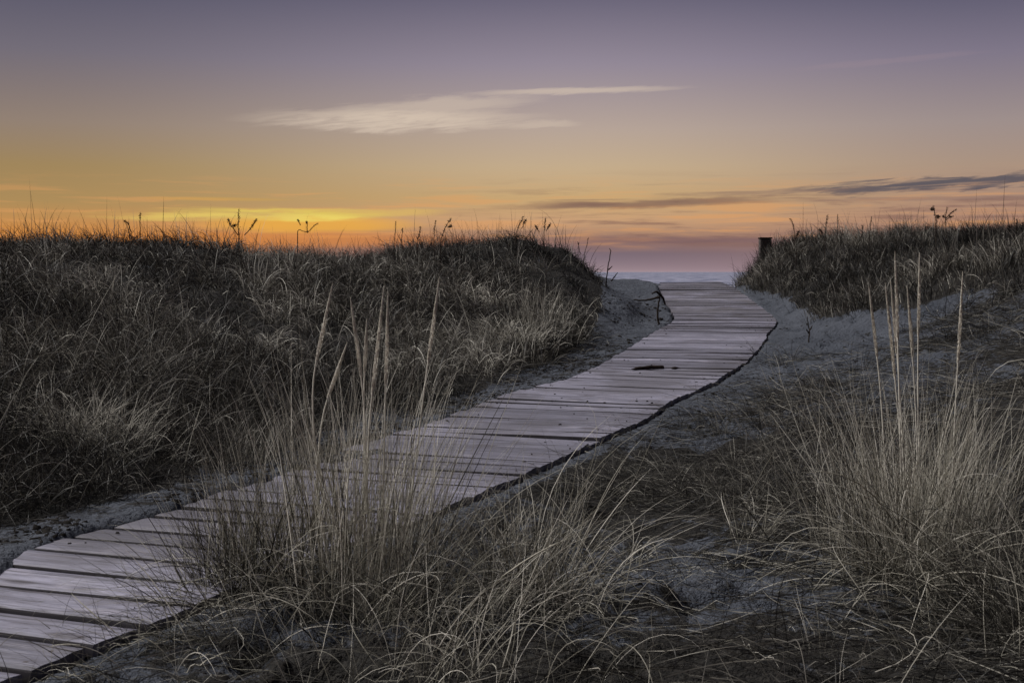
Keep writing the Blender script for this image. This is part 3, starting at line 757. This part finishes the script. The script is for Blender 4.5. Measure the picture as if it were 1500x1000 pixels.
def seed_head(root, base, foot_px, tip, spike_base, Y, seed, rad=.0080):
    """a stalk from the clump's base carrying one long narrow spike"""
    tipw = at(tip[0], tip[1], Y); sb = at(spike_base[0], spike_base[1], Y); bx, by, bz = loc_at(foot_px, base)
    b0 = np.array([bx, by, bz - .02]); ctrl = sb + (sb - tipw) * .9; ctrl[2] = max(ctrl[2], bz + .15)
    pts = bez(b0, ctrl, sb, 10); full = np.concatenate([pts, bez(sb, (sb + tipw) / 2 + np.array([.002, 0, 0]), tipw, 12)[1:]])
    V1, Q1 = tube_mesh(pts, np.linspace(.0036, .0024, len(pts)), 5)
    st_ = link("stalk", quads_mesh("stalk", V1, Q1, {"tint": np.full(len(V1), .8)}), M['straw'])
    sp = full[len(pts) - 1:]
    V2, Q2 = tube_mesh(sp, rad * .42 * (1 - .55 * np.linspace(0, 1, len(sp))), 6)
    V3, Q3, t3 = spikelets(sp, rad, 620, seed)
    hd = link("seed_head", quads_mesh("seed_head", np.concatenate([V2, V3]), np.concatenate([Q2, Q3 + len(V2)]),
              {"tint": np.concatenate([np.full(len(V2), .7), np.clip(t3, 0, 1)])}, smooth=False), M['head'])
    hd.parent = root; keep(hd, root); st_.parent = hd
    return hd

def clump(px_, Y, label, groups, seed, mat='straw', heads=(), group="grass clumps rooted in the sand"):
    e = empty("grass_clump", loc_at(px_, Y)); bpy.context.view_layer.update()
    tag(e, label, "grass clump", group)
    clump_blades("blades", groups, e, seed, M[mat])
    for i, (fp, fy, tip, sb, hy) in enumerate(heads): seed_head(e, fy, fp, tip, sb, hy, seed * 31 + i)
    return e
LEFT, RIGHT, TOCAM = math.pi, 0.0, -math.pi / 2
# (px, Y, rx, ry, n, length, lean, curl, azimuth, tint, width)
clump(500, 4.1, "tall straw clump in front of the boardwalk crowned by seven seed spikes", [
    (525, 4.05, .085, .10, 370, .76, .13, .26, None, .62, .0032),
    (590, 4.1, .06, .08, 160, .74, .28, .42, .25, .58, .0026),
    (400, 4.1, .09, .09, 300, .60, .18, .35, None, .46, .0028),
    (345, 4.1, .05, .07, 260, .46, .20, .30, None, .24, .0030),
    (430, 4.0, .14, .12, 330, .50, .55, 1.2, None, .30, .0028),
    (330, 3.95, .08, .08, 200, .50, .9, .9, LEFT + .35, .32, .0026),
    (540, 3.8, .14, .07, 240, .38, .55, 1.4, None, .36, .0032),
    (610, 3.75, .12, .08, 150, .46, .55, 1.0, .1, .36, .0030)], 201,
    heads=[(505, 4.1, (486, 421), (463, 530), 4.15), (530, 4.1, (514, 441), (529, 552), 4.1), (535, 4.15, (537, 474), (534, 545), 4.2), (548, 4.05, (562, 424), (545, 578), 4.05),
           (556, 4.1, (568, 432), (565, 565), 4.15), (585, 4.15, (643, 411), (627, 530), 4.2), (470, 4.2, (507, 506), (480, 583), 4.25)])
clump(780, 4.1, "low arching straw clump with pale curled blades, between the tall clump and open sand", [
    (770, 4.1, .08, .07, 220, .46, .28, .6, None, .50, .0030),
    (790, 4.05, .09, .08, 190, .40, .60, 1.5, None, .52, .0030),
    (800, 3.95, .06, .05, 60, .26, .5, 2.0, None, .95, .0046),
    (720, 4.3, .08, .08, 90, .42, .35, .9, None, .44, .0028),
    (800, 4.1, .05, .05, 60, .70, .75, .65, .25, .55, .0026)], 202)
clump(1340, 4.35, "wide straw clump on the right with seed spikes standing before bare sand", [
    (1335, 4.35, .11, .10, 620, .72, .20, .36, None, .60, .0028),
    (1300, 4.9, .20, .20, 230, .46, .30, .6, None, .36, .0028),
    (1340, 4.25, .10, .08, 330, .60, .70, 1.1, None, .36, .0028),
    (1335, 4.15, .06, .05, 110, .62, .6, 1.7, TOCAM, .48, .0028),
    (1400, 4.7, .22, .2, 180, .50, .30, .6, None, .28, .0026)], 203,
    heads=[(1300, 5.0, (1273, 422), (1285, 525), 5.0), (1325, 4.8, (1297, 418), (1311, 555), 4.8), (1328, 4.9, (1305, 416), (1314, 520), 4.95), (1322, 4.7, (1311, 372), (1315, 500), 4.75),
           (1345, 5.0, (1329, 423), (1337, 525), 5.0), (1350, 5.1, (1347, 374), (1345, 493), 5.1), (1390, 4.9, (1410, 402), (1403, 533), 4.9)])
clump(1530, 3.6, "loose straw clump at the far right edge with long drooping blades", [
    (1530, 3.6, .12, .12, 330, .62, .45, .8, None, .28, .0026),
    (1500, 3.8, .14, .10, 200, .55, .8, 1.0, LEFT, .28, .0024)], 204)
clump(640, 3.25, "sparse clump low in the foreground, its thin blades fanning in front of the tall one", [
    (640, 3.25, .10, .06, 60, .42, .35, .8, None, .55, .0026),
    (560, 3.2, .14, .06, 50, .36, .5, 1.2, None, .45, .0024),
    (710, 3.2, .14, .08, 50, .40, .5, 1.1, None, .45, .0022)], 205)
clump(230, 3.45, "straggly dead clump drooping over the near edge of the boardwalk", [
    (230, 3.5, .16, .05, 130, .32, 1.0, .9, LEFT + .4, .30, .0024),
    (320, 3.55, .12, .06, 90, .36, .9, 1.0, LEFT + .5, .28, .0024),
    (140, 3.2, .12, .04, 60, .25, 1.0, .8, LEFT + .4, .42, .0022)], 206)
clump(1095, 4.9, "small upright tuft alone on the sand between the two foreground clumps", [
    (1095, 4.9, .035, .03, 60, .24, .35, .6, None, .40, .0028)], 207)
clump(925, 4.8, "little sprig with curled pale tips on the sand, right of the low arching clump", [
    (925, 4.8, .02, .02, 26, .20, .3, 1.6, None, .62, .0032), (1010, 4.5, .12, .1, 60, .20, .9, .9, None, .45, .0022)], 208)
clump(135, 6.3, "pale bushy tuft at the foot of the left dune", [
    (140, 6.3, .12, .09, 420, .38, .30, 1.0, None, .98, .0034), (110, 6.4, .2, .12, 260, .34, .6, 1.2, None, .80, .0030)], 209, mat='dune')
clump(760, 12.3, "bleached tuft shining midway up the left dune near its end", [
    (755, 12.3, .16, .12, 360, .36, .40, 1.1, None, 1.05, .0056), (790, 12.8, .14, .12, 240, .55, .2, .5, None, .86, .0050)], 210, mat='dune')
clump(380, 6.6, "leaning straw tuft between the left dune and the boardwalk edge", [
    (375, 6.5, .09, .08, 190, .36, .45, .7, .3, .52, .0030), (300, 6.7, .2, .1, 190, .30, .9, .7, None, .42, .0026)], 211, mat='dune')
clump(980, 6.8, "flattened tuft against the right edge of the boardwalk", [
    (985, 6.9, .22, .12, 240, .20, .9, .9, None, .46, .0026), (935, 6.6, .14, .1, 170, .18, .9, .9, None, .46, .0026)], 212, mat='litter')
clump(1130, 5.9, "dark sprawling tuft on the sand, left of the wide right clump", [
    (1130, 6.0, .22, .14, 420, .34, .5, .9, None, .24, .0026), (1030, 6.2, .25, .12, 330, .30, .9, .8, None, .34, .0026)], 213, mat='litter')

# stray near blades over the bottom of the picture
def near_mask(x, y):
    d = lateral(x, y)[0]; return (d > .66)
field("stray_grass", near_mask, (-1.2, 1.9, 2.5, 4.4), 190, 7, .05, 114, .30, .0022, M['straw'],
      "stray thin blades rising from the near sand", "stray grass", lean=.8, curl=1.1, bright=.42, segs=8, dens=lambda x, y: np.clip(.5 + fbm(x, y, 1.2, 500), 0, 1))

# ------------------------------------------------------------------ weeds against the sky
def weed(px_, Y, top, label, branches, seed, blob=.02, group="dried weeds standing along the dune crests", stem_r=.0055):
    """branches: list of (list of photo points from base to tip, seeded length fraction)"""
    r = np.random.default_rng(seed); e = empty("dried_weed", loc_at(px_, Y)); bpy.context.view_layer.update()
    tag(e, label, "dried weed", group)
    VS, QS, n0 = [], [], 0; heads_ = []
    for bi, (path, frac) in enumerate(branches):
        pts = np.array([at(a, b_, Y + r.normal(0, .02)) for a, b_ in path])
        if bi == 0:
            g = np.array(loc_at(path[0][0], Y)); g[2] -= .03; pts = np.concatenate([[g], pts])
        tt = np.linspace(0, len(pts) - 1, 14); fine = np.stack([np.interp(tt, np.arange(len(pts)), pts[:, k]) for k in range(3)], -1) + r.normal(0, .002, (14, 3))
        V_, Q_ = tube_mesh(fine, np.linspace(stem_r, stem_r * .5, 14), 5); VS.append(V_); QS.append(Q_ + n0); n0 += len(V_)
        if frac > 0:
            k0 = int(13 * (1 - frac)); ax = fine[k0:]; nb = int(190 * frac) + 40
            t = r.random(nb) * (len(ax) - 1.001); i = t.astype(int); f = (t - i)[:, None]; c = ax[i] * (1 - f) + ax[i + 1] * f
            c = c + r.normal(0, blob * .24, (nb, 3))
            VH, QH, n1 = [], [], 0
            for p in c:
                s = blob * r.uniform(.11, .29); d = r.normal(0, 1, (4, 3)); d /= np.linalg.norm(d, axis=1)[:, None]
                VH.append(p + d * s); QH.append(np.arange(4)[None] + n1); n1 += 4
            heads_.append((np.concatenate(VH), np.concatenate(QH)))
    o = link("stem", quads_mesh("stem", np.concatenate(VS), np.concatenate(QS)), M['twig'], e); keep(o, e)
    for Vh, Qh in heads_:
        o = link("seed_cluster", quads_mesh("seed_cluster", Vh, Qh, smooth=False), M['twig'], e); keep(o, e)
    return e
weed(350, 13.6, 308, "tallest three-armed weed above the left dune, dark against the yellow glow", [([(350, 345), (349, 325), (350, 306)], .8), ([(349, 345), (338, 330), (334, 321)], .5),
     ([(358, 345), (368, 333), (376, 321)], .6), ([(349, 328), (341, 331)], .5)], 1, .030)
weed(436, 14.3, 325, "bent forked weed over the left dune, right of the three-armed one", [([(436, 350), (436, 337), (441, 337), (450, 341), (459, 332), (466, 327)], .35), ([(440, 330), (436, 321)], .4), ([(450, 341), (450, 328), (449, 324)], .4)], 2, .022)
weed(205, 12.8, 311, "single short weed with a dark bud on the left end of the dune crest", [([(205, 340), (205, 325), (206, 312)], .2), ([(192, 340), (188, 328), (182, 323)], .5)], 3, .022)
weed(579, 16, 325, "slim straight weed with a small knob over the low part of the dune crest", [([(577, 358), (579, 340), (580, 324)], .35), ([(588, 355), (590, 334)], .3)], 4, .022)
weed(637, 16, 322, "curved weed just left of the thick leaning one on the dune crest", [([(636, 350), (636, 336), (639, 322)], .45)], 5, .026)
weed(652, 16, 321, "thick leaning weed with clustered seeds on the dune crest", [([(645, 352), (651, 336), (656, 326), (661, 321)], .8), ([(655, 333), (661, 331)], .5)], 6, .034)
weed(614, 16, 332, "short bushy weed in the dip of the dune crest", [([(611, 352), (615, 342), (616, 332)], .6)], 7, .03)
weed(766, 16.6, 316, "feathery weed near the highest point of the left dune", [([(756, 342), (761, 328), (767, 317)], .5), ([(764, 335), (770, 322)], .4)], 8, .034)
weed(797, 16.8, 318, "bushy dark weed standing on the summit of the left dune", [([(797, 342), (798, 330), (799, 319)], .5), ([(800, 338), (806, 328)], .6), ([(790, 340), (784, 330)], .5)], 9, .03)
weed(893, 17, 364, "thin leafless stalk leaning at the end of the left dune over bare sand", [([(888, 410), (891, 390), (895, 368), (893, 364)], .0), ([(891, 395), (897, 390)], 0), ([(895, 412), (905, 399)], 0)], 10, .012, group="bare stalks in the sand", stem_r=.010)
weed(856, 17, 350, "fine paired stalks on the falling shoulder of the left dune", [([(855, 378), (859, 362), (862, 348)], .25), ([(850, 372), (847, 355)], .2)], 11, .02)
weed(1387, 15, 301, "tall leafy weed with side twigs above the right dune", [([(1386, 340), (1385, 320), (1387, 303)], .45), ([(1386, 320), (1393, 312), (1401, 307)], .7), ([(1386, 322), (1391, 318), (1396, 317)], .5), ([(1385, 320), (1381, 316)], .5)], 12, .024)
weed(1369, 15, 302, "tufted weed directly left of the tall leafy one on the right dune", [([(1371, 340), (1371, 322), (1369, 310), (1367, 302)], .75), ([(1371, 316), (1375, 318)], .5), ([(1368, 308), (1364, 306)], .5)], 13, .034)
weed(1162, 19, 320, "bent weed at the left shoulder of the right dune", [([(1166, 352), (1163, 335), (1161, 326), (1157, 320)], .5), ([(1166, 350), (1170, 338)], .5)], 14, .034)
weed(1211, 18.5, 316, "upright weed with a plump top, second from the shoulder of the right dune", [([(1208, 350), (1210, 330), (1212, 315)], .35), ([(1207, 348), (1201, 335)], .5)], 15, .036)
weed(1227, 18.5, 314, "thin upright weed beside the plump-topped one on the right dune", [([(1226, 350), (1227, 330), (1227, 314)], .3)], 16, .026)
weed(1276, 17, 317, "slender weed on the middle of the right dune crest", [([(1273, 348), (1275, 332), (1277, 317)], .3), ([(1262, 348), (1264, 330)], .3)], 17, .026)
weed(1488, 14, 322, "dense dark weed where the right dune crest leaves the picture", [([(1488, 345), (1489, 332), (1490, 322)], .7), ([(1480, 345), (1478, 330)], .6), ([(1496, 345), (1499, 326)], .7)], 18, .03)
weed(1185, 12.6, 458, "dark dead sprig standing on bare sand right of the boardwalk", [([(1185, 498), (1186, 484), (1184, 474), (1182, 464)], .0), ([(1186, 484), (1190, 477)], .0), ([(1185, 488), (1181, 482)], .3)], 19, .012, group="bare stalks in the sand", stem_r=.008)
weed(965, 15.5, 430, "gnarled dead root arching over the sand at the bend of the boardwalk", [([(967, 480), (963, 463), (963, 457), (965, 445), (967, 435), (963, 434)], .0), ([(966, 435), (955, 438), (940, 440), (928, 439)], .0), ([(967, 432), (962, 427), (955, 430)], .4), ([(967, 432), (972, 437), (974, 445)], .3)], 20, .02, group="bare stalks in the sand", stem_r=.016)
weed(612, 6.8, 470, "dark spindly weed right behind the tall straw clump", [([(603, 560), (609, 510), (613, 490), (618, 470)], .45)], 21, .010, group="bare stalks in the sand", stem_r=.003)

# ------------------------------------------------------------------ driftwood stick, chip, post
def deck_z(x, y): return float(lateral(np.array([x]), np.array([y]))[1][0])
a = at(925, 543.5, 11.0); b_ = at(972, 539.5, 11.1)
za, zb = deck_z(a[0], a[1]), deck_z(b_[0], b_[1])
pts = np.array([a * (1 - t) + b_ * t for t in np.linspace(0, 1, 12)]); pts[:, 2] = np.linspace(za, zb, 12) + .013 + .005 * np.sin(np.linspace(0, 3, 12))
pts[:, 1] += .015 * np.sin(np.linspace(0, 4, 12))
V, Q = tube_mesh(pts, .0145 * np.array([.3, .7, .9, 1, .95, 1.1, 1.05, 1.15, 1.2, 1.15, 1.2, .9]), 8)
V += np.random.default_rng(5).normal(0, .0015, V.shape)
tag(link("driftwood_stick", quads_mesh("driftwood_stick", V, Q), M['twig']), "dark driftwood stick lying across the boardwalk planks", "stick")
a = at(982, 541.5, 11.05); z0 = deck_z(a[0], a[1]); pts = np.array([[a[0] + t * .08, a[1] + .01 * t, z0 + .010] for t in np.linspace(0, 1, 5)])
V, Q = tube_mesh(pts, [.003, .009, .012, .008, .002], 6)
tag(link("bark_chip", quads_mesh("bark_chip", V, Q), M['twig']), "small bark chip on the planks beside the driftwood stick", "chip")
pe = empty("wooden_post", loc_at(1121, 22.0)); bpy.context.view_layer.update()
tag(pe, "squat square wooden post on the seaward end of the right dune", "post")
top = at(1112, 349, 22.0); top2 = at(1130, 349, 22.0); gzp = pe.location.z - .2
import bmesh
def boxm(name, x0, x1, y0, y1, z0, z1, mat, parent, bev=.01):
    bm = bmesh.new(); bmesh.ops.create_cube(bm, size=1)
    for v in bm.verts: v.co = Vector(((x0 + x1) / 2 + v.co.x * (x1 - x0), (y0 + y1) / 2 + v.co.y * (y1 - y0), (z0 + z1) / 2 + v.co.z * (z1 - z0)))
    bmesh.ops.bevel(bm, geom=bm.edges[:], offset=bev, segments=2, affect='EDGES')
    me = bpy.data.meshes.new(name); bm.to_mesh(me); bm.free(); o = link(name, me, mat, parent); keep(o, parent); return o
boxm("post_shaft", top[0] + .008, top2[0] - .008, 21.92, 22.1, gzp, top[2] - .012, M['post'], pe)
boxm("post_cap", top[0], top2[0], 21.91, 22.11, top[2] - .012, top[2] + .014, M['twig'], pe, .004)
